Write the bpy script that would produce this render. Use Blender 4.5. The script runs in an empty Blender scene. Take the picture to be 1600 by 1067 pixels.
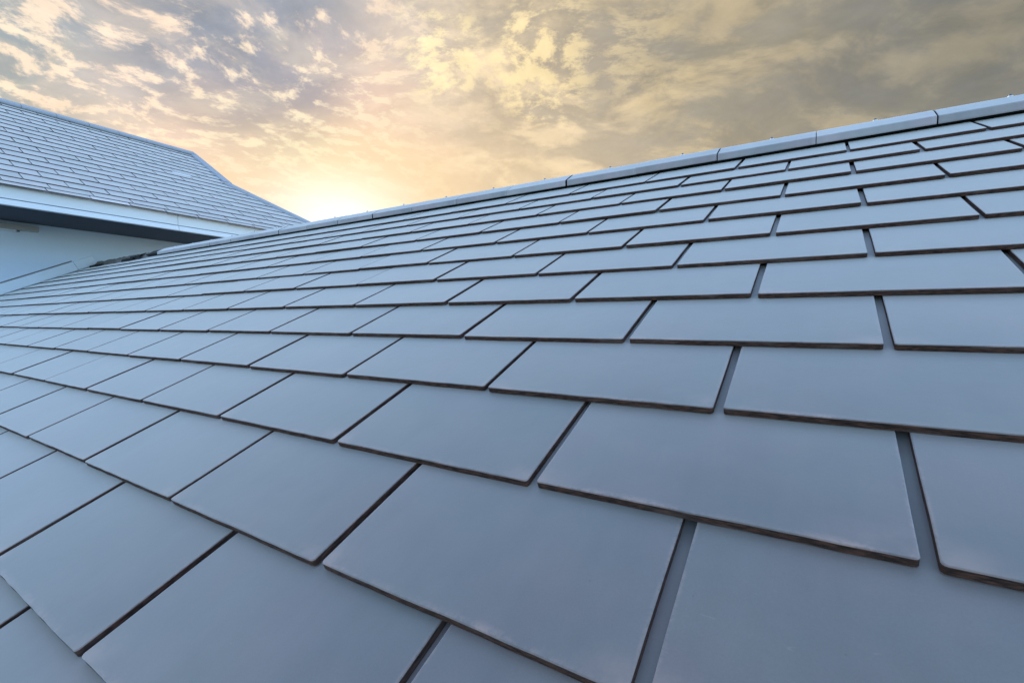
import bpy, bmesh, math, random
from mathutils import Vector, Matrix, noise

random.seed(11)
C = bpy.context.scene.collection
R = math.radians

# ------------------------------------------------------------------ camera
PITCH = R(26.83)
CAM = Vector((2.1421, -0.2341, 0.4788))
M = Matrix(((0.843548128627, 0.022567279162, -0.536579232360),
            (0.537036277764, -0.027423792911, 0.843113261637),
            (0.004311734592, -0.999369127747, -0.035252736790)))
cd = bpy.data.cameras.new('camera')
cam = bpy.data.objects.new('camera', cd)
C.objects.link(cam)
right = M @ Vector((1, 0, 0)); up = M @ Vector((0, -1, 0)); back = M @ Vector((0, 0, -1))
mw = Matrix((right, up, back)).transposed().to_4x4()
mw.translation = CAM
cam.matrix_world = mw
cd.sensor_width = 36.0
cd.lens = 749.308 / 1600 * 36
cd.clip_start = 0.02
cd.clip_end = 4000
bpy.context.scene.camera = cam

# ------------------------------------------------------------------ sun
SUN_DIR = Vector((-0.772, 0.600, 0.205)).normalized()     # towards the sun
EXPOSURE = 2.2
SKY_STRENGTH = 0.15
PUFF_ANG = 100
# where the sky has its larger features
def px(x, y):
    return M @ Vector(((x - 800) / 749.3, (y - 533.5) / 749.3, 1))
DIR = {'hole': px(380, 60), 'hole2': px(1560, 20), 'bank1': px(850, 100), 'bank2': px(1020, 85), 'bank3': px(690, 85), 'bank4': px(1120, 190)}
SUN_EL = math.asin(SUN_DIR.z)
sd = bpy.data.lights.new('sun', 'SUN')
sd.energy = 2.2
sd.angle = R(0.5)
sd.color = (1.0, 0.86, 0.68)
sun = bpy.data.objects.new('sun', sd)
sun.rotation_euler = SUN_DIR.to_track_quat('Z', 'Y').to_euler()
C.objects.link(sun)

# ------------------------------------------------------------------ view
sc = bpy.context.scene
sc.view_settings.view_transform = 'Standard'
sc.view_settings.look = 'None'
sc.view_settings.gamma = 1
sc.view_settings.use_curve_mapping = False
sc.view_settings.exposure = EXPOSURE
sc.render.engine = 'CYCLES'

# ------------------------------------------------------------------ node helper
class G:
    def __init__(self, nt):
        self.nt = nt
    def node(self, t, **k):
        n = self.nt.nodes.new(t)
        for a, b in k.items():
            setattr(n, a, b)
        return n
    def put(self, sock, v):
        if isinstance(v, bpy.types.NodeSocket):
            self.nt.links.new(v, sock)
        elif isinstance(v, (tuple, list)) and len(v) == 3 and sock.type == 'RGBA':
            sock.default_value = (*v, 1)
        else:
            sock.default_value = v
    def m(self, op, a, b=0.0, c=0.0, clamp=False):
        n = self.node('ShaderNodeMath', operation=op, use_clamp=clamp)
        for i, v in enumerate((a, b, c)):
            self.put(n.inputs[i], v)
        return n.outputs[0]
    def v(self, op, a, b=(0, 0, 0), out=0):
        n = self.node('ShaderNodeVectorMath', operation=op)
        self.put(n.inputs[0], a)
        if op == 'SCALE':
            self.put(n.inputs['Scale'], b)
        else:
            self.put(n.inputs[1], b)
        return n.outputs['Value'] if op in ('DOT_PRODUCT', 'LENGTH', 'DISTANCE') else n.outputs[0]
    def ss(self, x, lo, hi, a=0.0, b=1.0):            # smooth step
        n = self.node('ShaderNodeMapRange', interpolation_type='SMOOTHSTEP')
        for i, v in enumerate((x, lo, hi, a, b)):
            self.put(n.inputs[i], v)
        return n.outputs[0]
    def noise(self, vec, scale, detail=2.0, rough=0.5, dist=0.0, dim='3D', lac=2.0):
        n = self.node('ShaderNodeTexNoise', noise_dimensions=dim)
        self.put(n.inputs['Vector'], vec)
        n.inputs['Scale'].default_value = scale
        n.inputs['Detail'].default_value = detail
        n.inputs['Roughness'].default_value = rough
        n.inputs['Distortion'].default_value = dist
        n.inputs['Lacunarity'].default_value = lac
        return n.outputs[0]
    def mix(self, f, a, b, blend='MIX'):
        n = self.node('ShaderNodeMix', data_type='RGBA', blend_type=blend)
        self.put(n.inputs[0], f)
        self.put(n.inputs[6], a)
        self.put(n.inputs[7], b)
        return n.outputs[2]
    def ramp(self, x, stops):
        n = self.node('ShaderNodeValToRGB')
        cr = n.color_ramp
        cr.interpolation = 'EASE'
        while len(cr.elements) < len(stops):
            cr.elements.new(0.5)
        for e, (p, c) in zip(cr.elements, stops):
            e.position = p
            e.color = (*c, 1)
        self.put(n.inputs[0], x)
        return n.outputs[0]
    def comb(self, x, y, z=0.0):
        n = self.node('ShaderNodeCombineXYZ')
        for i, v in enumerate((x, y, z)):
            self.put(n.inputs[i], v)
        return n.outputs[0]
    def sep(self, v):
        n = self.node('ShaderNodeSeparateXYZ')
        self.put(n.inputs[0], v)
        return n.outputs

def srgb(r, g, b):
    f = lambda c: ((c / 255 + 0.055) / 1.055) ** 2.4 if c > 10 else c / 255 / 12.92
    return (f(r), f(g), f(b))

# ------------------------------------------------------------------ sky
w = bpy.data.worlds.new('sky')
sc.world = w
w.use_nodes = True
nt = w.node_tree
nt.nodes.clear()
g = G(nt)
out = g.node('ShaderNodeOutputWorld')
bg = g.node('ShaderNodeBackground')
nt.links.new(bg.outputs[0], out.inputs[0])
tc = g.node('ShaderNodeTexCoord')
d = g.v('NORMALIZE', tc.outputs['Generated'])
dx, dy, dz = g.sep(d)
sky = g.node('ShaderNodeTexSky', sky_type='NISHITA')
sky.sun_disc = False
sky.sun_elevation = SUN_EL
sky.sun_rotation = math.atan2(SUN_DIR.x, SUN_DIR.y)
sky.air_density = 1.2
sky.dust_density = 0.4
sky.ozone_density = 3.0
blue = g.v('SCALE', sky.outputs[0], SKY_STRENGTH)

# clouds lie on a flat layer far above: direction -> point on the layer
inv = g.m('DIVIDE', 1.0, g.m('ADD', g.m('MAXIMUM', dz, 0.0), 0.26))
cp = g.comb(g.m('MULTIPLY', dx, inv), g.m('MULTIPLY', dy, inv), 0.0)
sdot = g.v('DOT_PRODUCT', d, tuple(SUN_DIR))
rt = Vector((SUN_DIR.y, -SUN_DIR.x, 0)).normalized()
side = g.v('DOT_PRODUCT', d, tuple(rt))
sun2 = Vector((SUN_DIR.x, SUN_DIR.y, 0)).normalized()

def blob(direction, r0, r1):
    """soft patch of sky around a direction (degrees)"""
    v = Vector(direction).normalized()
    return g.ss(g.v('DOT_PRODUCT', d, tuple(v)), math.cos(R(r1)), math.cos(R(r0)))

wn = g.node('ShaderNodeTexNoise')
g.put(wn.inputs['Vector'], cp)
wn.inputs['Scale'].default_value = 2.2
wn.inputs['Detail'].default_value = 2
wv = g.v('SCALE', g.v('SUBTRACT', wn.outputs['Color'], (0.5, 0.5, 0.5)), 0.22)
base_p = g.v('ADD', cp, wv)

def field(vec, ang, stretch, scale, detail, rough, off=(0, 0, 0)):
    r = g.node('ShaderNodeVectorRotate', rotation_type='Z_AXIS')
    g.put(r.inputs['Vector'], g.v('ADD', vec, off))
    r.inputs['Angle'].default_value = ang
    return g.noise(g.v('MULTIPLY', r.outputs[0], stretch), scale, detail, rough, 0.0)

big = g.noise(g.v('ADD', cp, (3.1, 8.2, 0)), 1.1, 3, 0.5)
def puffd(vec):
    return field(vec, R(PUFF_ANG), (1.0, 1.25, 1.0), 14.0, 7, 0.64)
def sheetd(vec):
    return field(vec, R(-35), (1.0, 1.35, 1.0), 3.8, 8, 0.60, (4.7, 1.3, 0))
theta = g.m('MULTIPLY', g.m('ARCCOSINE', g.m('MINIMUM', sdot, 1.0)), 180 / math.pi)      # degrees from the sun
thw = g.m('ADD', theta, g.m('MULTIPLY', g.m('SUBTRACT', big, 0.5), 14.0))
P1, P2 = puffd(base_p), puffd(g.v('ADD', base_p, tuple(sun2 * 0.03)))
S1, S2 = sheetd(base_p), sheetd(g.v('ADD', base_p, tuple(sun2 * 0.10)))
right_ = g.ss(side, -0.06, 0.36)
def tone(stops_l, stops_r, span=70.0):
    t = g.m('DIVIDE', thw, span)
    a = g.ramp(t, [(q / span, srgb(*c)) for q, c in stops_l])
    b = g.ramp(t, [(q / span, srgb(*c)) for q, c in stops_r])
    return g.mix(right_, a, b)
air = tone([(3, (255, 244, 196)), (8, (253, 222, 184)), (13, (242, 210, 190)), (19, (198, 188, 184)), (26, (146, 160, 168)), (50, (132, 152, 166))],
           [(3, (255, 240, 186)), (9, (250, 220, 170)), (18, (216, 194, 164)), (28, (178, 166, 148)), (42, (150, 144, 132)), (60, (128, 126, 120))])
under = tone([(3, (255, 238, 190)), (9, (252, 218, 190)), (15, (230, 202, 190)), (22, (192, 186, 180)), (30, (160, 168, 170)), (50, (156, 160, 168))],
             [(3, (255, 236, 176)), (12, (226, 196, 148)), (24, (178, 162, 138)), (36, (158, 148, 128)), (48, (146, 138, 116)), (64, (128, 124, 108))])
litc = tone([(3, (255, 250, 205)), (12, (255, 236, 206)), (20, (253, 228, 204)), (30, (246, 228, 202)), (40, (236, 222, 198)), (55, (220, 212, 196))],
            [(3, (255, 246, 196)), (14, (251, 226, 182)), (26, (236, 212, 174)), (38, (208, 188, 150)), (50, (178, 164, 136)), (64, (152, 144, 124))])
# slate openings high on the left and towards the upper right
hole = g.m('MAXIMUM', blob(DIR['hole'], 2, 13), g.m('MULTIPLY', blob(DIR['hole2'], 2, 16), 0.8))
col = g.mix(g.m('MULTIPLY', hole, 0.75), air, g.mix(right_, srgb(112, 134, 156), srgb(118, 120, 118)))
# broad soft sheets everywhere, weaker on the left
scv = g.m('MULTIPLY', g.ss(S1, 0.32, 0.66), g.m('ADD', 0.30, g.m('MULTIPLY', right_, 0.48)))
srelief = g.ss(g.m('ADD', g.m('SUBTRACT', S1, S2), g.m('MULTIPLY', g.m('SUBTRACT', S1, 0.5), 0.35)), -0.12, 0.15)
col = g.mix(scv, col, g.mix(srelief, under, litc))
# ranks of small puffs on the left and centre
leftness = g.ss(side, 0.30, -0.02)
pcov = g.m('ADD', P1, g.m('MULTIPLY', g.m('SUBTRACT', S1, 0.5), 0.25))
pcov = g.m('SUBTRACT', pcov, g.m('MULTIPLY', hole, 0.10))
pcov = g.m('SUBTRACT', pcov, g.ss(dz, 0.40, 0.56, 0.0, 0.07))
puffs = g.m('MULTIPLY', g.ss(pcov, 0.39, 0.58), leftness)
prelief = g.ss(g.m('ADD', g.m('SUBTRACT', P1, P2), g.m('MULTIPLY', g.m('SUBTRACT', P1, 0.5), 1.1)), -0.13, 0.17)
col = g.mix(g.m('MULTIPLY', puffs, 0.92), col, g.mix(prelief, under, litc))
# crisp bright tufts in a few banks
bank = g.m('MAXIMUM', blob(DIR['bank1'], 1, 8), g.m('MAXIMUM', blob(DIR['bank2'], 1, 7), g.m('MAXIMUM', blob(DIR['bank3'], 0, 6), blob(DIR['bank4'], 0, 7))))
brk = field(base_p, R(-20), (1, 1.25, 1), 12.0, 8, 0.68, (1.9, 5.5, 0))
tuft = g.m('MULTIPLY', g.ss(g.m('ADD', brk, g.m('MULTIPLY', bank, 0.10)), 0.51, 0.68), g.m('ADD', 0.12, bank), 0.0, True)
tuft = g.m('MULTIPLY', tuft, g.ss(side, 0.62, 0.30))
hot = g.mix(right_, srgb(255, 240, 198), srgb(250, 226, 174))
col = g.mix(g.m('MULTIPLY', tuft, 0.85), col, hot)
mott = g.noise(g.v('ADD', base_p, (2.2, 9.1, 0)), 13.0, 6, 0.62)
soft = g.noise(g.v('ADD', base_p, (6.2, 1.1, 0)), 4.2, 5, 0.55)
mv = g.m('ADD', 1.16, g.m('ADD', g.m('MULTIPLY', g.m('SUBTRACT', mott, 0.5), 0.42), g.m('MULTIPLY', g.m('SUBTRACT', soft, 0.5), 0.55)))
mv = g.m('ADD', 1.0, g.m('MULTIPLY', g.m('SUBTRACT', mv, 1.0), g.ss(theta, 3, 20)))
col = g.v('SCALE', col, mv)
# yellow band low down and the glow round the sun
hz_ = g.m('MULTIPLY', g.ss(dz, 0.42, 0.24), g.ss(theta, 60, 8))
col = g.mix(g.m('MULTIPLY', hz_, 0.40), col, srgb(255, 226, 180))
glow = g.m('POWER', g.m('MAXIMUM', sdot, 0.0), 150.0)
col = g.v('ADD', col, g.v('SCALE', (0.30, 0.38, 0.60), g.m('MULTIPLY', glow, g.ss(dz, 0.34, 0.18))))
col = g.v('SCALE', col, 1.0 / 2 ** EXPOSURE)
# overhead and opposite the sunset: evening sky plus unseen pale blue cloud, added to light the roofs
fill_veil = g.mix(g.ss(S1, 0.30, 0.70, 0.35, 0.85), blue, tuple(v / 2 ** EXPOSURE for v in (0.70, 0.95, 1.38)))
fade = g.m('MAXIMUM', g.ss(sdot, 0.42, 0.0), g.ss(dz, 0.56, 0.74))
tot = g.mix(fade, col, fill_veil)
g.put(bg.inputs['Color'], tot)
bg.inputs['Strength'].default_value = 1.0

# ------------------------------------------------------------------ materials
def material(name):
    m = bpy.data.materials.new(name)
    m.use_nodes = True
    b = m.node_tree.nodes['Principled BSDF']
    return m, G(m.node_tree), b

def uvseed(gr):
    """local tile coordinates in metres + a seed per tile"""
    a = gr.node('ShaderNodeUVMap', uv_map='local').outputs[0]
    s = gr.node('ShaderNodeUVMap', uv_map='seed').outputs[0]
    oi = gr.node('ShaderNodeObjectInfo').outputs['Random']
    sx, sy, _ = gr.sep(s)
    seed = gr.m('FRACT', gr.m('ADD', oi, sx))
    x, y, _ = gr.sep(a)
    sh = gr.comb(gr.m('ADD', x, gr.m('MULTIPLY', seed, 37.0)), y, gr.m('MULTIPLY', seed, 91.0))
    return x, y, sh, seed

TW = 0.484          # tile width without the joint
def tile_material(name, base, worn, rough=0.5):
    m, gr, b = material(name)
    x, y, sh, seed = uvseed(gr)
    n1 = gr.noise(sh, 3.2, 4, 0.55)
    n2 = gr.noise(sh, 14.0, 5, 0.6)
    n3 = gr.noise(sh, 160.0, 3, 0.6)
    st = gr.noise(gr.v('MULTIPLY', sh, (14.0, 1.2, 1.0)), 1.6, 4, 0.55)      # faint run-off streaks
    hue = gr.noise(gr.v('ADD', sh, (5.0, 3.0, 1.0)), 5.0, 4, 0.6)
    val = gr.m('ADD', gr.m('MULTIPLY', gr.m('SUBTRACT', n1, 0.5), 0.85), gr.m('MULTIPLY', gr.m('SUBTRACT', n2, 0.5), 0.26))
    val = gr.m('ADD', val, gr.m('MULTIPLY', gr.m('SUBTRACT', st, 0.5), 0.22))
    val = gr.m('ADD', val, gr.m('MULTIPLY', gr.m('SUBTRACT', seed, 0.5), 0.26))
    val = gr.m('ADD', 1.0, val)
    c = gr.v('SCALE', gr.mix(gr.ss(n1, 0.35, 0.65), base, tuple(v * k for v, k in zip(base, (1.05, 0.99, 0.95)))), val)
    c = gr.mix(gr.ss(hue, 0.36, 0.64), c, gr.v('MULTIPLY', c, (1.12, 0.98, 1.02)))
    grain = gr.noise(sh, 420.0, 2, 0.7)
    c = gr.v('SCALE', c, gr.m('ADD', 1.0, gr.m('MULTIPLY', gr.m('SUBTRACT', grain, 0.5), 0.30)))
    # bare concrete along the lower lip and side edges
    lip = gr.ss(y, gr.m('ADD', 0.006, gr.m('MULTIPLY', n2, 0.016)), 0.0)
    corner = gr.m('MULTIPLY', gr.ss(y, 0.055, 0.0), gr.m('MAXIMUM', gr.ss(x, 0.085, 0.0), gr.ss(x, TW - 0.085, TW)))
    edge = gr.m('MAXIMUM', gr.ss(x, 0.006, 0.0), gr.ss(x, TW - 0.006, TW))
    patch = gr.ss(gr.m('ADD', gr.m('MULTIPLY', n2, 0.6), gr.m('MULTIPLY', n3, 0.4)), 0.40, 0.60)
    wear = gr.m('MULTIPLY', lip, patch)
    wear = gr.m('MAXIMUM', gr.m('MULTIPLY', wear, gr.m('ADD', 0.15, gr.m('MULTIPLY', gr.ss(hue, 0.4, 0.65), 0.45))), gr.m('MULTIPLY', gr.m('MULTIPLY', corner, gr.ss(n2, 0.35, 0.65)), 0.45))
    wear = gr.m('MAXIMUM', wear, gr.m('MULTIPLY', gr.m('MULTIPLY', edge, patch), 0.4))
    c = gr.mix(wear, c, worn)
    # sparse pale scuffs
    sc_ = gr.noise(gr.v('MULTIPLY', sh, (1.0, 4.0, 1.0)), 38.0, 2, 0.5, 1.5)
    c = gr.mix(gr.m('MULTIPLY', gr.m('MULTIPLY', gr.ss(sc_, 0.70, 0.76), gr.ss(n1, 0.45, 0.6)), 0.20), c, worn)
    # tiny dark specks
    vo = gr.node('ShaderNodeTexVoronoi'); gr.put(vo.inputs['Vector'], sh); vo.inputs['Scale'].default_value = 30
    speck = gr.ss(vo.outputs['Distance'], 0.060, 0.035)
    keep = gr.ss(gr.noise(sh, 9.0, 1), 0.60, 0.66)
    c = gr.mix(gr.m('MULTIPLY', gr.m('MULTIPLY', speck, keep), 0.35), c, (0.03, 0.03, 0.035))
    gr.put(b.inputs['Base Color'], c)
    gr.put(b.inputs['Roughness'], gr.m('ADD', rough - 0.14, gr.m('ADD', gr.m('MULTIPLY', n2, 0.14), gr.m('MULTIPLY', hue, 0.16))))
    b.inputs['Specular IOR Level'].default_value = 0.55
    b.inputs['Sheen Weight'].default_value = 0.95
    b.inputs['Sheen Roughness'].default_value = 0.55
    b.inputs['Sheen Tint'].default_value = (0.85, 0.93, 1.0, 1)
    bp = gr.node('ShaderNodeBump')
    bp.inputs['Strength'].default_value = 0.32
    bp.inputs['Distance'].default_value = 0.004
    h = gr.m('ADD', gr.m('MULTIPLY', n1, 1.2), gr.m('ADD', gr.m('MULTIPLY', n2, 0.25), gr.m('MULTIPLY', n3, 0.03)))
    gr.put(bp.inputs['Height'], h)
    gr.put(b.inputs['Normal'], bp.outputs[0])
    return m

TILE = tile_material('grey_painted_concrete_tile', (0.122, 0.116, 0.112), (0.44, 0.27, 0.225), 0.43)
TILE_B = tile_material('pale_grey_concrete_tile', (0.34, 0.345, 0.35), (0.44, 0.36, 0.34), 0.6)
PALE = tile_material('pale_sheen_tile', (0.60, 0.61, 0.64), (0.5, 0.45, 0.44), 0.7)  # paler base colour stands in for the sheen on one eave tile
CAPM = tile_material('ridge_cap_concrete', (0.34, 0.345, 0.36), (0.5, 0.48, 0.47), 0.55)

EDGE, gr, b = material('raw_brown_concrete_edge')
x, y, sh, seed = uvseed(gr)
ge = gr.node('ShaderNodeNewGeometry')
oc = gr.node('ShaderNodeTexCoord').outputs['Object']
pz_ = gr.v('ADD', gr.v('MULTIPLY', oc, (1.0, 1.0, 7.0)), gr.comb(0.0, gr.m('MULTIPLY', seed, 31.0), 0.0))
n = gr.noise(pz_, 55.0, 4, 0.65)
n2_ = gr.noise(pz_, 9.0, 2, 0.6)
c = gr.mix(gr.ss(n, 0.35, 0.68), (0.012, 0.005, 0.0035), (0.105, 0.045, 0.030))
c = gr.mix(gr.m('MULTIPLY', gr.ss(n2_, 0.5, 0.7), 0.5), c, (0.125, 0.088, 0.078))
gr.put(b.inputs['Base Color'], c)
b.inputs['Roughness'].default_value = 0.9
bp = gr.node('ShaderNodeBump'); bp.inputs['Strength'].default_value = 0.6; bp.inputs['Distance'].default_value = 0.002
gr.put(bp.inputs['Height'], n); gr.put(b.inputs['Normal'], bp.outputs[0])

EDGE_B = EDGE.copy(); EDGE_B.name = 'raw_grey_concrete_edge'
for n_ in EDGE_B.node_tree.nodes:
    if n_.type == 'MIX':
        for i_ in (6, 7):
            if not n_.inputs[i_].is_linked: n_.inputs[i_].default_value = [v * 1.6 + 0.02 for v in n_.inputs[i_].default_value[:3]] + [1]

def plain(name, color, rough=0.6, var=0.06, scale=3.0, stretch=(1, 1, 1), metal=0.0, bump=0.1):
    m, gr, b = material(name)
    tcn = gr.node('ShaderNodeTexCoord')
    p = gr.v('MULTIPLY', tcn.outputs['Object'], stretch)
    a = gr.noise(p, scale, 5, 0.6)
    f = gr.noise(p, scale * 22, 3, 0.6)
    val = gr.m('ADD', 1.0, gr.m('ADD', gr.m('MULTIPLY', gr.m('SUBTRACT', a, 0.5), var * 2), gr.m('MULTIPLY', gr.m('SUBTRACT', f, 0.5), var)))
    gr.put(b.inputs['Base Color'], gr.v('SCALE', color, val))
    gr.put(b.inputs['Roughness'], rough)
    b.inputs['Metallic'].default_value = metal
    bp = gr.node('ShaderNodeBump'); bp.inputs['Strength'].default_value = bump; bp.inputs['Distance'].default_value = 0.003
    gr.put(bp.inputs['Height'], f); gr.put(b.inputs['Normal'], bp.outputs[0])
    return m

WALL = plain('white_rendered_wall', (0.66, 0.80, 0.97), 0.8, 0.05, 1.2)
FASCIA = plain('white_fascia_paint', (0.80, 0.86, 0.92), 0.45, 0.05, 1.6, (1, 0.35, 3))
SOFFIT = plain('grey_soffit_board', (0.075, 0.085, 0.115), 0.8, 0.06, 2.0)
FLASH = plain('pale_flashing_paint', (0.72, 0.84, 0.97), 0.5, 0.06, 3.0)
DECK = plain('dark_roof_underlay', (0.020, 0.020, 0.022), 0.9, 0.2, 4.0)
MORTAR = plain('weathered_grey_mortar', (0.16, 0.155, 0.15), 0.95, 0.35, 9.0, bump=0.8)
METAL = plain('dull_steel', (0.10, 0.11, 0.14), 0.45, 0.1, 20.0, metal=0.6)
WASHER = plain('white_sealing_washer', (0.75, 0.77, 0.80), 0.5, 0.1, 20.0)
LAMPBODY = plain('grey_lamp_housing', (0.40, 0.42, 0.42), 0.5, 0.08, 6.0)
GRASS = plain('mown_grass', (0.055, 0.085, 0.030), 0.95, 0.4, 0.15)

# ------------------------------------------------------------------ object helpers
def link(name, me, parent=None, mw=None):
    o = bpy.data.objects.new(name, me)
    C.objects.link(o)
    if parent is not None:
        o.parent = parent
        o.matrix_parent_inverse = Matrix.Identity(4)
        if mw is not None:
            o.matrix_basis = parent_inv[parent.name] @ mw
    elif mw is not None:
        o.matrix_world = mw
    return o
parent_inv = {}

def thing(name, label, cat, loc, group=None):
    o = bpy.data.objects.new(name, None)
    o.location = loc
    C.objects.link(o)
    o['label'] = label; o['category'] = cat
    if group: o['group'] = group
    o.empty_display_size = 0.3
    parent_inv[o.name] = Matrix.Translation(-Vector(loc))
    return o

def mesh(name, bm, *mats):
    me = bpy.data.meshes.new(name)
    bm.to_mesh(me); bm.free()
    for m in mats: me.materials.append(m)
    return me

def part(name, bm, parent, *mats, kind=None, mw=Matrix.Identity(4), label=None):
    o = link(name, mesh(name, bm, *mats), parent, mw)
    if parent is not None and parent.name not in parent_inv:
        o.matrix_basis = Matrix.Identity(4)
    if kind: o['kind'] = kind
    if label: o['label'] = label
    return o

def box(bm, lo, hi, bevel=0.0, mat=0):
    r = bmesh.ops.create_cube(bm, size=1)
    vs = r['verts']
    for v in vs:
        v.co = Vector([(lo[i] + hi[i]) / 2 + v.co[i] * (hi[i] - lo[i]) for i in range(3)])
    fs = list({f for v in vs for f in v.link_faces})
    for f in fs: f.material_index = mat
    if bevel:
        es = list({e for f in fs for e in f.edges})
        bmesh.ops.bevel(bm, geom=es, offset=bevel, segments=2, affect='EDGES', profile=0.6)

# ------------------------------------------------------------------ one roof tile
TT = 0.0128        # tile thickness
STEP = 0.0145      # rise from course to course
EXPO = 0.24717     # visible part of a tile
LEN = 2 * EXPO + 0.035

def tile_bm(wd=TW, ln=LEN, seed=0.0, rnd=0, jit=0.0007, nb=14):
    bm = bmesh.new()
    uvl = bm.loops.layers.uv.new('local'); uvs = bm.loops.layers.uv.new('seed')
    rng = random.Random(rnd)
    rc = 0.0055
    pts = []
    for k in range(4):                                           # lower left corner
        a = math.pi + k * (math.pi / 2) / 3
        pts.append((rc + rc * math.cos(a), rc + rc * math.sin(a)))
    for k in range(1, nb):
        t = k / nb
        pts.append((rc + (wd - 2 * rc) * t, rng.uniform(-jit, jit)))
    for k in range(4):
        a = -math.pi / 2 + k * (math.pi / 2) / 3
        pts.append((wd - rc + rc * math.cos(a), rc + rc * math.sin(a)))
    for k in range(1, 5):
        pts.append((wd + rng.uniform(-jit, jit) * .6, k * ln / 7))
    pts.append((wd, ln)); pts.append((0, ln))
    for k in range(4, 0, -1):
        pts.append((rng.uniform(-jit, jit) * .6, k * ln / 7))
    cx, cy = wd / 2, ln / 2
    def inset(p, q):
        sx = 1 if p[0] < cx else -1; sy = 1 if p[1] < cy else -1
        fx = q if min(p[0], wd - p[0]) < rc * 1.01 else 0
        fy = q if min(p[1], ln - p[1]) < rc * 1.01 else 0
        return (p[0] + sx * fx, p[1] + sy * fy)
    r0 = [bm.verts.new((*inset(p, 0.0018), 0)) for p in pts]
    r1 = [bm.verts.new((*inset(p, 0.0005), -0.0005)) for p in pts]
    r2 = [bm.verts.new((*p, -0.0017)) for p in pts]
    r3 = [bm.verts.new((p[0], p[1], -TT + rng.uniform(-0.0002, 0.0005))) for p in pts]
    bm.faces.new(r0)
    n = len(pts)
    for a, b_, mi in ((r0, r1, 0), (r1, r2, 0), (r2, r3, 1)):
        for i in range(n):
            f = bm.faces.new((a[i], b_[i], b_[(i + 1) % n], a[(i + 1) % n]))
            f.material_index = mi
            f.smooth = mi == 0
    f = bm.faces.new(list(reversed(r3))); f.material_index = 1
    bmesh.ops.recalc_face_normals(bm, faces=bm.faces)
    for f in bm.faces:
        for l in f.loops:
            l[uvl].uv = (l.vert.co.x, l.vert.co.y)
            l[uvs].uv = (seed, 0)
    return bm

def simple_tile_bm(wd=TW, ln=LEN, seed=0.0):
    """cheap version for tiles only a few pixels wide"""
    bm = bmesh.new()
    uvl = bm.loops.layers.uv.new('local'); uvs = bm.loops.layers.uv.new('seed')
    c = 0.0018
    top = [bm.verts.new(p) for p in ((c, c, 0), (wd - c, c, 0), (wd - c, ln, 0), (c, ln, 0))]
    md = [bm.verts.new(p) for p in ((0, 0, -c), (wd, 0, -c), (wd, ln, -c), (0, ln, -c))]
    bt = [bm.verts.new(p) for p in ((0, 0, -TT), (wd, 0, -TT), (wd, ln, -TT), (0, ln, -TT))]
    bm.faces.new(top)
    for a, b_, mi in ((top, md, 0), (md, bt, 1)):
        for i in range(4):
            f = bm.faces.new((a[i], b_[i], b_[(i + 1) % 4], a[(i + 1) % 4])); f.material_index = mi
    f = bm.faces.new(list(reversed(bt))); f.material_index = 1
    bmesh.ops.recalc_face_normals(bm, faces=bm.faces)
    for f in bm.faces:
        for l in f.loops:
            l[uvl].uv = (l.vert.co.x, l.vert.co.y)
            l[uvs].uv = (seed, 0)
    return bm

def cut(bm, planes):
    """planes: list of (point, outward normal) in tile space; what lies outside is removed"""
    for co, no in planes:
        geom = list(bm.verts) + list(bm.edges) + list(bm.faces)
        r = bmesh.ops.bisect_plane(bm, geom=geom, plane_co=co, plane_no=no, clear_outer=True)
        es = [e for e in r['geom_cut'] if isinstance(e, bmesh.types.BMEdge) and e.is_valid]
        if es:
            try:
                nf = bmesh.ops.edgeloop_fill(bm, edges=es)
                for f in nf['faces']: f.material_index = 1
            except Exception:
                pass
    return bm

def append(dst, src, mat):
    """merge bmesh src into dst, keeping uv layers and material slots"""
    ul, us = dst.loops.layers.uv['local'], dst.loops.layers.uv['seed']
    sl, ss_ = src.loops.layers.uv['local'], src.loops.layers.uv['seed']
    mp = {v: dst.verts.new(mat @ v.co) for v in src.verts}
    for f in src.faces:
        nf = dst.faces.new([mp[v] for v in f.verts])
        nf.material_index = f.material_index; nf.smooth = f.smooth
        for a, b_ in zip(f.loops, nf.loops):
            b_[ul].uv = a[sl].uv; b_[us].uv = a[ss_].uv

def stuff_bm():
    bm = bmesh.new()
    bm.loops.layers.uv.new('local'); bm.loops.layers.uv.new('seed')
    return bm

class Slope:
    """a roof plane: origin, across (u), up-slope (v), normal (n)"""
    def __init__(s, o, u, v):
        s.o = Vector(o); s.u = Vector(u).normalized(); s.v = Vector(v).normalized()
        s.n = s.u.cross(s.v)
    def p(s, a, b_, c=0.0):
        return s.o + s.u * a + s.v * b_ + s.n * c
    def mat(s, a, b_, c, tilt=0.0, yaw=0.0, roll=0.0):
        m = Matrix((s.u, s.v, s.n)).transposed().to_4x4()
        m.translation = s.p(a, b_, c)
        return m @ Matrix.Rotation(yaw, 4, 'Z') @ Matrix.Rotation(tilt, 4, 'X') @ Matrix.Rotation(roll, 4, 'Y')
TILT = -math.atan(STEP / EXPO)

# ------------------------------------------------------------------ ground
bm = bmesh.new()
S = 1500
GZ = -5.2
for i in range(4):
    pass
vs = [bm.verts.new(p) for p in ((-S, -S, GZ), (S, -S, GZ), (S, S, GZ), (-S, S, GZ))]
bm.faces.new(vs)
part('ground', bm, None, GRASS, kind='structure')

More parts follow.
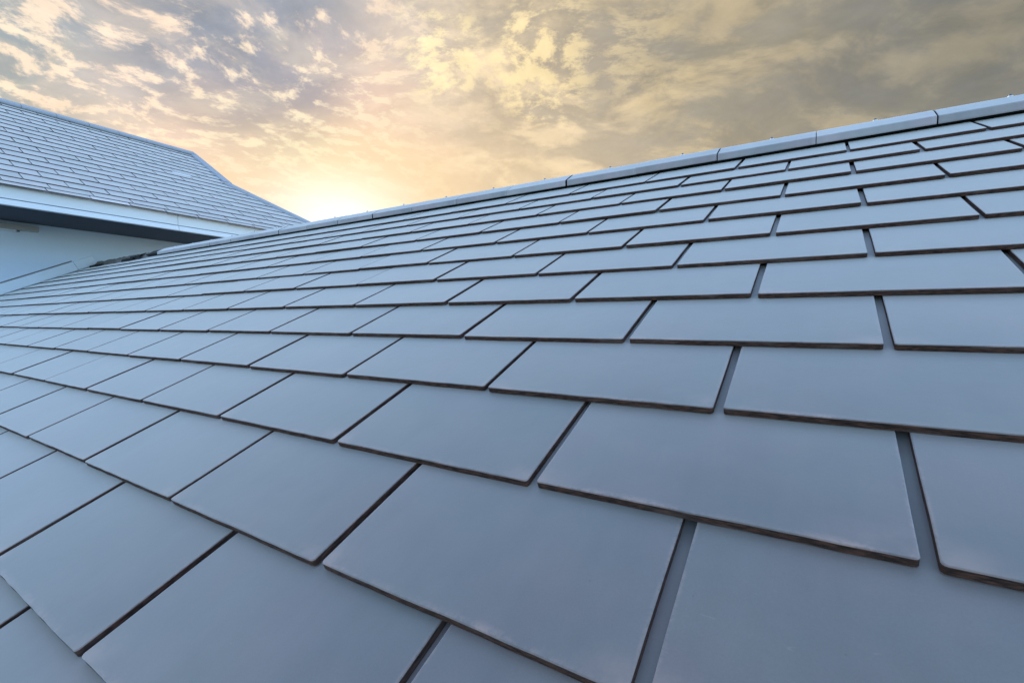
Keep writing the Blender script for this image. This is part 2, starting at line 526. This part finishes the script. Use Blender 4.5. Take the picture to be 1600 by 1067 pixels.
# ================================================================== near house
XL, XR = -8.40, 6.5            # roof ends: against the far house's wall, right gable
VE = -5 * EXPO                 # eave
VR = 3.40                      # ridge, up the slope
cp_, sp_ = math.cos(PITCH), math.sin(PITCH)
A = Slope((0, 0, 0), (1, 0, 0), (0, cp_, sp_))
RY, RZ = VR * cp_, VR * sp_    # ridge line
A2 = Slope((0, 2 * RY, 0), (-1, 0, 0), (0, -cp_, sp_))      # back slope
near_house = thing('house', 'near house whose grey flat-tiled roof with screwed ridge caps fills the foreground',
                   'house', (0, 1.5, GZ))

random.seed(5)
variants = [mesh('roof_tile', tile_bm(rnd=i), TILE, EDGE) for i in range(8)]
simple = mesh('roof_tile', simple_tile_bm(), TILE, EDGE)
OFF = {0: 0.5, 1: 0.0, 2: 0.501, 3: 0.0, 4: 0.509, 5: 0.01, 6: 0.515, 7: 0.023, 8: 0.531, 9: 0.02, 10: 0.508, 11: 0.002, 12: 0.5}
tiles = []
for c in range(-5, 13):
    off = OFF.get(c, (c % 2 == 0) * 0.5)
    rowlift = random.uniform(-0.0006, 0.0006)
    for j in range(-18, 14):
        u0 = (j + off) * 0.5 + 0.008
        if u0 > XR or u0 + TW < XL: continue
        a = u0 + random.uniform(-0.0022, 0.0022)
        v0 = c * EXPO + random.uniform(-0.003, 0.003)
        lift = rowlift + random.choice((0, 0, 0, 0.0015, 0.003)) * random.random()
        yaw = random.gauss(0, 0.0016); tl = TILT + random.gauss(0, 0.0012); rl = random.gauss(0, 0.0012)
        ctr = A.p(a + TW / 2, v0 + EXPO / 2)
        tiles.append(((ctr - CAM).length, a, v0, lift, tl, yaw, rl, c))
tiles.sort(key=lambda t: t[0])
# those the photo shows: in front of the camera
Minv = M.transposed()
def seen(P, mg=120):
    q = Minv @ (P - CAM)
    if q.z < 0.05: return False
    x = 800 + 749.3 * q.x / q.z; y = 533.5 + 749.3 * q.y / q.z
    return -mg < x < 1600 + mg and -mg < y < 1067 + mg
cnt = 0
rest = stuff_bm()
for t in tiles:
    dist, a, v0, lift, tl, yaw, rl, c = t
    m4 = A.mat(a, v0, lift, tl, yaw, rl)
    wall_cut = a < XL or a + TW > XR
    ln = min(LEN, VR - v0 - 0.012)
    short = ln < LEN - 1e-6
    vis = any(seen(A.p(a + fx * TW, v0 + fy * EXPO)) for fx in (0, .5, 1) for fy in (0, 1))
    if vis and cnt < 300:
        cnt += 1
        if not wall_cut and not short:
            link('roof_tile', variants[cnt % 8] if dist < 5.0 else simple, near_house, m4)
        else:
            bm = tile_bm(ln=ln, rnd=cnt, seed=random.random()) if dist < 5 else simple_tile_bm(ln=ln, seed=random.random())
            pl = []
            if a < XL: pl.append((Vector((XL - a, 0, 0)), Vector((-1, 0, 0))))
            if a + TW > XR: pl.append((Vector((XR - a, 0, 0)), Vector((1, 0, 0))))
            part('roof_tile', cut(bm, pl), near_house, TILE, EDGE, mw=m4)
    else:
        bm = simple_tile_bm(ln=ln, seed=random.random())
        pl = []
        if a < XL: pl.append((Vector((XL - a, 0, 0)), Vector((-1, 0, 0))))
        if a + TW > XR: pl.append((Vector((XR - a, 0, 0)), Vector((1, 0, 0))))
        append(rest, cut(bm, pl), m4); bm.free()
part('small_roof_tiles', rest, near_house, TILE, EDGE, kind='stuff')
# back slope, not in the photo but there
rest = stuff_bm()
for c in range(0, 14):
    for j in range(-13, 17):
        a = (j + 0.5 * (c % 2)) * 0.5 + 0.008
        if a < -XR or a + TW > -XL: continue
        v0 = c * EXPO
        if v0 > VR - 0.05: continue
        b_ = simple_tile_bm(ln=min(LEN, VR - v0 - 0.012), seed=random.random())
        append(rest, b_, A2.mat(a, v0, 0, TILT)); b_.free()
part('rear_roof_tiles', rest, near_house, TILE, EDGE, kind='stuff')

# underlay, walls, eave board
def prism(bm, pts, x0, x1):
    """profile of (y, z) points extruded along x"""
    a = [bm.verts.new((x0, *p)) for p in pts]; b_ = [bm.verts.new((x1, *p)) for p in pts]
    n = len(pts)
    for i in range(n):
        bm.faces.new((a[i], a[(i + 1) % n], b_[(i + 1) % n], b_[i]))
    bm.faces.new(a); bm.faces.new(list(reversed(b_)))
    bmesh.ops.recalc_face_normals(bm, faces=bm.faces)
def yz(sl, v, n):
    q = sl.p(0, v, n); return (q.y, q.z)
bm = bmesh.new()
prism(bm, [yz(A, VE + 0.05, -0.055), (RY, RZ - 0.045), yz(A2, -0.2, -0.055), yz(A2, -0.2, -0.12), (RY, RZ - 0.12), yz(A, VE + 0.05, -0.12)], XL + 0.02, XR - 0.02)
part('roof_deck', bm, near_house, DECK)
bm = bmesh.new()
ey = A.p(0, VE, 0).y
prism(bm, [(ey + 0.06, GZ), (ey + 0.06, A.p(0, VE, 0).z - 0.16), (RY, RZ - 0.18), (2 * RY + 0.1, -0.2), (2 * RY + 0.1, GZ)], XL + 0.05, XR - 0.25)
part('wall', bm, near_house, WALL)
bm = bmesh.new()
ez = A.p(0, VE, 0).z
box(bm, (XL + 0.06, ey - 0.0, ez - 0.24), (XR, ey + 0.03, ez - 0.06), 0.004)
part('fascia_board', bm, near_house, FASCIA)

# ridge caps
def cap_bm(length, rnd=0, seed=0.0):
    bm = bmesh.new()
    uvl = bm.loops.layers.uv.new('local'); uvs = bm.loops.layers.uv.new('seed')
    prof = []
    front = [(3.250, 0.004), (3.2505, 0.010), (3.262, 0.038), (3.266, 0.0415), (3.330, 0.0475), (3.375, 0.0505)]
    for v, n in front: prof.append(yz(A, v, n))
    top = yz(A, 3.398, 0.0515)
    apz = top[1] + 0.0045
    prof.append((RY - 0.020, apz - 0.004)); prof.append((RY, apz)); prof.append((RY + 0.020, apz - 0.004))
    for v, n in reversed(front):
        q = yz(A, v, n); prof.append((2 * RY - q[0], q[1]))
    inner = []
    k = len(prof)
    for i, (yy, zz) in enumerate(prof):
        a = Vector(prof[max(i - 1, 0)]); b_ = Vector(prof[min(i + 1, k - 1)])
        t = (b_ - a).normalized(); nn = Vector((t.y, -t.x))
        inner.append((yy + nn.x * 0.012, zz + nn.y * 0.012))
    xs = [0, 0.0025, length * .25, length * .5, length * .75, length - 0.0025, length]
    rng = random.Random(rnd)
    rings = []
    for xi, xx in enumerate(xs):
        s = 0.0016 if xi in (0, len(xs) - 1) else 0
        lift = 0.004 * (1 - xx / length) * 0
        ring = []
        for i, (yy, zz) in enumerate(prof):
            iy, iz = inner[i]
            f = s / 0.012
            ring.append(bm.verts.new((xx, yy + (iy - yy) * f, zz + (iz - zz) * f + lift)))
        rings.append(ring)
    irings = [[bm.verts.new((xx, *inner[i])) for i in range(k)] for xx in (0, length)]
    for r0, r1 in zip(rings, rings[1:]):
        for i in range(k - 1):
            f = bm.faces.new((r0[i], r0[i + 1], r1[i + 1], r1[i]))
    for i in range(k - 1):
        f = bm.faces.new((irings[0][i], irings[1][i], irings[1][i + 1], irings[0][i + 1])); f.material_index = 1
        f = bm.faces.new((rings[0][i + 1], rings[0][i], irings[0][i], irings[0][i + 1])); f.material_index = 1
        f = bm.faces.new((rings[-1][i], rings[-1][i + 1], irings[1][i + 1], irings[1][i])); f.material_index = 1
    for i in (0, k - 1):
        bm.faces.new([r[i] for r in rings] + [irings[1][i], irings[0][i]])
    bmesh.ops.recalc_face_normals(bm, faces=bm.faces)
    for f in bm.faces:
        for l in f.loops:
            l[uvl].uv = (l.vert.co.x, 0.3 + (l.vert.co.y - RY) + l.vert.co.z * 0.5)
            l[uvs].uv = (seed, 0)
    return bm
cap_me = mesh('ridge_cap', cap_bm(0.4985), CAPM, EDGE)
def screw_bm():
    bm = bmesh.new()
    bmesh.ops.create_cone(bm, cap_ends=True, segments=12, radius1=0.0125, radius2=0.0105, depth=0.004, matrix=Matrix.Translation((0, 0, 0.002)))
    for f in bm.faces: f.material_index = 1
    r = bmesh.ops.create_cone(bm, cap_ends=True, segments=6, radius1=0.0065, radius2=0.006, depth=0.008, matrix=Matrix.Translation((0, 0, 0.008)))
    return bm
screw_me = mesh('screw', screw_bm(), METAL, WASHER)
u = 0.604 - 14 * 0.5045
ends = [0.604 + (k) * 0.5045 for k in range(-14, 12)]
for k in range(len(ends)):
    u = ends[k]
    if u < -6.45 or u > XR - 0.3: continue
    jit = Matrix.Translation((u + 0.002, random.uniform(-.001, .001), random.uniform(-.0015, .0015)))
    cap = link('ridge_cap', cap_me, near_house, jit @ Matrix.Rotation(random.gauss(0, 0.0008), 4, 'Y') @ Matrix.Rotation(random.gauss(0, 0.0008), 4, 'Z'))
    s = link('screw', screw_me, cap)
    s.matrix_basis = Matrix.Translation((0.27 + random.uniform(-.015, .015), RY, yz(A, 3.398, 0.0515)[1] + 0.0045))
# dark bed under the caps
bm = bmesh.new()
prism(bm, [yz(A, 3.29, -0.03), yz(A, 3.29, 0.022), (RY, RZ + 0.040), (2 * RY - yz(A, 3.29, 0)[0], yz(A, 3.29, 0.022)[1]), (2 * RY - yz(A, 3.29, 0)[0], yz(A, 3.29, -0.03)[1])], -6.42, XR - 0.05)
part('ridge_bed', bm, near_house, DECK)

# crumbling mortar where the caps stop short of the wall
def lumps(u0, u1, v0, v1, n0, n1, seed, step=0.05, thr=-9.0):
    bm = bmesh.new()
    nu = int((u1 - u0) / step); nv = 6
    grid = []
    for i in range(nu + 1):
        row = []
        for j in range(nv + 1):
            uu = u0 + (u1 - u0) * i / nu
            vv = v0 + (v1 - v0) * j / nv + 0.03 * noise.noise(Vector((uu * 6 + seed, j * 0.7, 3)))
            env = math.sin(math.pi * min(1, max(0, j / nv))) ** 0.4
            ee = min(1, i / 2, (nu - i) / 2)
            nn = n0 + (n1 - n0) * env * ee * (0.72 + 0.5 * noise.noise(Vector((uu * 9 + seed, vv * 14, seed))) + 0.25 * noise.noise(Vector((uu * 30, vv * 40, seed))))
            row.append(bm.verts.new(A.p(uu, vv, nn)))
        grid.append(row)
    for i in range(nu):
        for j in range(nv):
            bm.faces.new((grid[i][j], grid[i + 1][j], grid[i + 1][j + 1], grid[i][j + 1]))
    bmesh.ops.recalc_face_normals(bm, faces=bm.faces)
    if sum(f.normal.z for f in bm.faces) < 0:
        bmesh.ops.reverse_faces(bm, faces=bm.faces)
    return bm
part('mortar_bed', lumps(-8.42, -6.30, 3.20, 3.46, -0.03, 0.045, 1.7), near_house, MORTAR)
part('mortar_lump', lumps(-7.9, -7.15, 3.16, 3.30, -0.02, 0.05, 5.1, 0.04), near_house, MORTAR)
bm = bmesh.new()
for (a0, a1, v0, v1, h) in ((-8.3, -7.75, 3.14, 3.20, 0.030), (-7.05, -6.62, 3.17, 3.26, 0.050), (-6.78, -6.42, 3.20, 3.36, 0.075)):
    ps = []
    for k in range(10):
        t = k / 9
        ps.append((a0 + (a1 - a0) * t, h * (0.35 + 0.9 * abs(noise.noise(Vector((k * 1.3, a0, 2)))))))
    lo = [bm.verts.new(A.p(q[0], v0, -0.012)) for q in ps]
    hi = [bm.verts.new(A.p(q[0], v0 + 0.02, q[1])) for q in ps]
    bk = [bm.verts.new(A.p(q[0], v1, q[1] * 0.8)) for q in ps]
    for r0, r1 in ((lo, hi), (hi, bk)):
        for i in range(9):
            bm.faces.new((r0[i], r0[i + 1], r1[i + 1], r1[i]))
part('torn_underlay', bm, near_house, DECK)

# ================================================================== far house
XE, ZE = -7.00, 2.328           # lower edge of the tiles at the eave
PB = R(30.5)
cb, sb = math.cos(PB), math.sin(PB)
B = Slope((XE, 0, ZE), (0, 1, 0), (-cb, 0, sb))
XW = -8.45                      # wall face
SB = 4.54                       # slope length to the ridge
XRID, ZRID = XE - SB * cb, ZE + SB * sb
YG = 5.60                       # upper gable edge
SH = 2.58                       # where the hip starts, up the slope
YC = 7.25                       # eave corner
Y0 = -3.0
ZS = 2.045                      # soffit
far_house = thing('house', 'taller white-walled house at the left with steep grey tiled roof and white fascia',
                  'house', ((XRID + XW) / 2, 3.0, GZ))
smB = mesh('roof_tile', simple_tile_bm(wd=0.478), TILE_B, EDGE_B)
WB = 0.478
bots = [0.0, 0.12, 0.31] + [0.31 + EXPO * k for k in range(1, 18)]
bots = [b_ for b_ in bots if b_ < SB - 0.06]
random.seed(21)
def hip_y(s):                   # end of the roof plane at slope height s
    return YC + (YG - YC) * (s / SH) if s < SH else YG
cand = []
for r, s0 in enumerate(bots):
    par = 1.815 if r % 2 == 0 else 2.06
    if r == 0: par = 2.0
    for j in range(-12, 14):
        y0 = par + j * 0.49
        if y0 + WB < Y0 or y0 > YC: continue
        if y0 > hip_y(s0): continue
        cand.append((r, s0, y0))
cand.sort(key=lambda t: -t[2] if t[2] < 1.0 else -100)
restB = stuff_bm()
nB = 0
for r, s0, y0 in cand:
    tl = -math.atan(STEP / EXPO) + random.gauss(0, 0.001)
    a = y0 + random.uniform(-0.004, 0.004)
    ln = min(LEN if r > 1 else 0.42, SB - s0 - 0.01)
    v0 = s0 + random.uniform(-0.003, 0.003)
    m4 = B.mat(a, v0, (0.0 if r > 1 else -0.004 * (2 - r)) + random.uniform(0, 0.0018), tl, random.gauss(0, 0.002), random.gauss(0, 0.0015))
    # cuts at the gable edge and hip
    pl = []
    if a + WB > YG and s0 + ln > SH - 0.0 and s0 >= SH - 0.001:
        pl.append((Vector((YG - a, 0, 0)), Vector((1, 0, 0))))
    elif a + WB > hip_y(s0 + ln) - 0.02:
        dvec = Vector((YG - YC, SH, 0)).normalized()
        nrm = Vector((dvec.y, -dvec.x, 0))
        pl.append((Vector((YC - a, -s0, 0)), nrm))
    if a < Y0: pl.append((Vector((Y0 - a, 0, 0)), Vector((-1, 0, 0))))
    vis = y0 + WB > 1.3
    if vis and not pl and ln > LEN - 1e-6 and nB < 300:
        link('roof_tile', smB, far_house, m4); nB += 1
    else:
        bm = simple_tile_bm(wd=WB, ln=ln, seed=random.random())
        cut(bm, pl)
        if len(bm.faces) == 0: bm.free(); continue
        if vis and nB < 300:
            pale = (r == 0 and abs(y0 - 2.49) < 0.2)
            part('roof_tile', bm, far_house, PALE if pale else TILE_B, EDGE_B, mw=m4, label='eave tile with a sheen painted in as paler colour' if pale else None); nB += 1
        else:
            append(restB, bm, m4); bm.free()
if len(restB.faces): part('small_roof_tiles', restB, far_house, TILE_B, EDGE, kind='stuff')

# thin white strip laid on one course
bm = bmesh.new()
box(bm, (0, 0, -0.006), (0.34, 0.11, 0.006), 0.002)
part('white_strip', bm, far_house, WASHER, mw=B.mat(4.45, 2.43, -0.003, TILT, 0.0))

# deck under the tiles, three faces of the roof
def face_solid(bm, pts, thick):
    """polygon thickened downwards"""
    a = [bm.verts.new(p) for p in pts]
    b_ = [bm.verts.new(Vector(p) - Vector((0, 0, thick))) for p in pts]
    n = len(pts)
    bm.faces.new(a); bm.faces.new(list(reversed(b_)))
    for i in range(n):
        bm.faces.new((a[i], b_[i], b_[(i + 1) % n], a[(i + 1) % n]))
    bmesh.ops.recalc_face_normals(bm, faces=bm.faces)
bm = bmesh.new()
e = 0.03
n_ = -0.050
face_solid(bm, [B.p(Y0, 0.14, n_), B.p(YC - 0.15, 0.14, n_), B.p(YG - e, SH, n_), B.p(YG - e, SB - 0.02, n_), B.p(Y0, SB - 0.02, n_)], 0.04)
part('roof_deck', bm, far_house, DECK)
# hip end (faces away from the camera)
bm = bmesh.new()
hz = B.p(0, SH, 0)
XB2 = 2 * XRID - XE
hx2 = 2 * XRID - hz.x
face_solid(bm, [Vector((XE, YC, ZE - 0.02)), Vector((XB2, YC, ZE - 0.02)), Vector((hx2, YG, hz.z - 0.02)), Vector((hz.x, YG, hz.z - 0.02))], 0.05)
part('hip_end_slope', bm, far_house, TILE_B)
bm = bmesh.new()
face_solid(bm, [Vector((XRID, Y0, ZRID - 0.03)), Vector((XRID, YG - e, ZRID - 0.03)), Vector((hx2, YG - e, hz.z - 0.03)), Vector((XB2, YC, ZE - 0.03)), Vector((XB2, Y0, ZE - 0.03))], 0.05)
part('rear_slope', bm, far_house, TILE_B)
bm = bmesh.new()
gp = [Vector((hz.x, YG - 0.12, hz.z - 0.06)), Vector((hx2, YG - 0.12, hz.z - 0.06)), Vector((XRID, YG - 0.12, ZRID - 0.08))]
a = [bm.verts.new(p) for p in gp]; b_ = [bm.verts.new(p - Vector((0, 0.06, 0))) for p in gp]
bm.faces.new(a); bm.faces.new(list(reversed(b_)))
for i in range(3): bm.faces.new((a[i], b_[i], b_[(i + 1) % 3], a[(i + 1) % 3]))
bmesh.ops.recalc_face_normals(bm, faces=bm.faces)
part('gable_panel', bm, far_house, WALL)

# caps along ridge, gable edge and hip: bent strips laid along a line
def strip_cap(bm, p0, p1, nrm, halfw, th, rise, side=None):
    """an angled cap from p0 to p1; nrm = up direction; wings each halfw wide"""
    ax = (p1 - p0).normalized(); sd_ = side if side is not None else ax.cross(nrm).normalized()
    prof = [(-halfw, -rise - th), (-halfw, -rise), (-halfw * .86, -rise + 0.016), (-halfw * .3, -0.004), (0, 0.002), (halfw * .3, -0.004), (halfw * .86, -rise + 0.016), (halfw, -rise), (halfw, -rise - th)]
    low = [(x_ * .9, z_ - 0.018) for x_, z_ in prof]
    r = []
    for P in (p0, p1):
        r.append(([bm.verts.new(P + sd_ * x_ + nrm * z_) for x_, z_ in prof], [bm.verts.new(P + sd_ * x_ + nrm * z_) for x_, z_ in low]))
    k = len(prof)
    for i in range(k - 1):
        bm.faces.new((r[0][0][i], r[0][0][i + 1], r[1][0][i + 1], r[1][0][i]))
        bm.faces.new((r[0][1][i + 1], r[0][1][i], r[1][1][i], r[1][1][i + 1]))
    for e_ in (0, 1):
        for i in range(k - 1):
            bm.faces.new((r[e_][0][i], r[e_][0][i + 1], r[e_][1][i + 1], r[e_][1][i]))
    for i in (0, k - 1):
        bm.faces.new((r[0][0][i], r[1][0][i], r[1][1][i], r[0][1][i]))
    bmesh.ops.recalc_face_normals(bm, faces=bm.faces)
CAPB = plain('far_ridge_cap_concrete', (0.36, 0.40, 0.46), 0.55, 0.08, 3.0)
def run_caps(name, P0, P1, nrm, halfw, rise, piece=0.5, side=None):
    L = (P1 - P0).length; k = max(1, round(L / piece)); ax = (P1 - P0) / k
    for i in range(k):
        bm = bmesh.new()
        q0 = P0 + ax * i; q1 = P0 + ax * (i + 1) - ax.normalized() * 0.006
        lift = nrm * random.uniform(0, 0.003)
        strip_cap(bm, q0 + lift, q1 + lift, nrm, halfw, 0.03, rise, side)
        part(name, bm, far_house, CAPB)
random.seed(9)
up_ = Vector((0, 0, 1))
run_caps('ridge_cap', Vector((XRID, Y0, ZRID + 0.045)), Vector((XRID, YG + 0.02, ZRID + 0.045)), up_, 0.155, 0.075)
run_caps('gable_edge_cap', B.p(YG + 0.0, SH + 0.03, 0.035), B.p(YG + 0.0, SB - 0.03, 0.035), B.n, 0.085, 0.02)
hipn = (B.n + Vector((0, 0.45, 0.8))).normalized()
hd = (B.p(YG, SH, 0) - B.p(YC, 0, 0)).normalized()
hipn = (hipn - hd * hipn.dot(hd)).normalized()
run_caps('hip_cap', B.p(YC, 0.0, 0.035), B.p(YG, SH, 0.035), hipn, 0.125, 0.05)
# rear gable edge
C2 = Slope((XB2, 0, ZE), (0, -1, 0), (cb, 0, sb))
run_caps('gable_edge_cap', C2.p(-YG, SH + 0.03, 0.035), C2.p(-YG, SB - 0.03, 0.035), C2.n, 0.085, 0.02)
run_caps('hip_cap', C2.p(-YC, 0.0, 0.03), C2.p(-YG, SH, 0.03), Vector((-hipn.x, hipn.y, hipn.z)), 0.125, 0.05)

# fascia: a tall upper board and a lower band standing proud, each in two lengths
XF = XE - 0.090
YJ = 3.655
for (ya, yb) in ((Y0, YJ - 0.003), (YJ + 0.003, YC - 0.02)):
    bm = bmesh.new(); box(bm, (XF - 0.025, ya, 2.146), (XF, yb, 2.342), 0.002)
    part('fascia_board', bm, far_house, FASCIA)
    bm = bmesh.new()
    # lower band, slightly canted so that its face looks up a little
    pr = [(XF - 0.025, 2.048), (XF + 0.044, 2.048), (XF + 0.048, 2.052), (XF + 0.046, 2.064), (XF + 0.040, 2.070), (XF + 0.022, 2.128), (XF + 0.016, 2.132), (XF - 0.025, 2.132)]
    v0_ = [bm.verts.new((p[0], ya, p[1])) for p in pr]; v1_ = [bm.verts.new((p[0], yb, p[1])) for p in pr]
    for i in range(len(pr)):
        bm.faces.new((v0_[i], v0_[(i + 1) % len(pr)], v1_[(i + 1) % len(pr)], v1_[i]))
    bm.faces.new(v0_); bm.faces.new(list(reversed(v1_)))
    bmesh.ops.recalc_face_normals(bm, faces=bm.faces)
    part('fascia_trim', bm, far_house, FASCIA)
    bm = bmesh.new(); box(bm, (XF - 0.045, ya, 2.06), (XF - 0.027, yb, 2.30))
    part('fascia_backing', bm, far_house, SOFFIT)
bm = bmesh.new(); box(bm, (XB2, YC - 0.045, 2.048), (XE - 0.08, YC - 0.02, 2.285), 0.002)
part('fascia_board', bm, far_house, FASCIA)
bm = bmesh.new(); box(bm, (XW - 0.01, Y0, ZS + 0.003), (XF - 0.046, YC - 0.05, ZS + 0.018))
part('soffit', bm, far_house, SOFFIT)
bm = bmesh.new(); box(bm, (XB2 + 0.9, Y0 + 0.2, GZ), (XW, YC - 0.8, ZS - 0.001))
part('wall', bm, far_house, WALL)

# flashing upstand climbing the wall beside the near roof, in two lengths
def flash(va, vb):
    bm = bmesh.new()
    prof = [(XW + 0.002, 0.005), (XW + 0.055, 0.005), (XW + 0.052, 0.045), (XW + 0.034, 0.125), (XW + 0.030, 0.150), (XW + 0.002, 0.156)]
    r = [[bm.verts.new(A.p(x_, v_, z_)) for x_, z_ in prof] for v_ in (va, vb)]
    k = len(prof)
    for i in range(k):
        bm.faces.new((r[0][i], r[0][(i + 1) % k], r[1][(i + 1) % k], r[1][i]))
    bm.faces.new(r[0]); bm.faces.new(list(reversed(r[1])))
    bmesh.ops.recalc_face_normals(bm, faces=bm.faces)
    part('flashing', bm, far_house, FLASH)
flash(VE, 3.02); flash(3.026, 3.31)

# slim lamp housing on the wall just under the soffit
for va, vb in ((VE, 3.02),):
    bm = bmesh.new()
    pr = [(XW + 0.0015, 0.157), (XW + 0.010, 0.157), (XW + 0.008, 0.170), (XW + 0.0015, 0.172)]
    r = [[bm.verts.new(A.p(x_, v_, z_)) for x_, z_ in pr] for v_ in (va, vb)]
    for i in range(4):
        bm.faces.new((r[0][i], r[0][(i + 1) % 4], r[1][(i + 1) % 4], r[1][i]))
    bm.faces.new(r[0]); bm.faces.new(list(reversed(r[1])))
    bmesh.ops.recalc_face_normals(bm, faces=bm.faces)
    part('sealant_bead', bm, far_house, MORTAR)
lamp = thing('wall_light', 'slim grey batten light on the white wall under the eave, far left', 'light', (XW, 1.2, 1.90))
bm = bmesh.new(); box(bm, (XW + 0.002, 0.55, 1.915), (XW + 0.075, 2.215, 1.998), 0.006)
part('lamp_housing', bm, lamp, LAMPBODY, mw=Matrix.Identity(4))
bm = bmesh.new(); box(bm, (XW + 0.012, 0.57, 1.893), (XW + 0.066, 1.96, 1.914), 0.006)
part('lamp_cover', bm, lamp, FASCIA, mw=Matrix.Identity(4))
bm = bmesh.new(); box(bm, (XW + 0.02, 1.975, 1.890), (XW + 0.055, 2.00, 1.914), 0.003)
part('end_clip', bm, lamp, METAL, mw=Matrix.Identity(4))
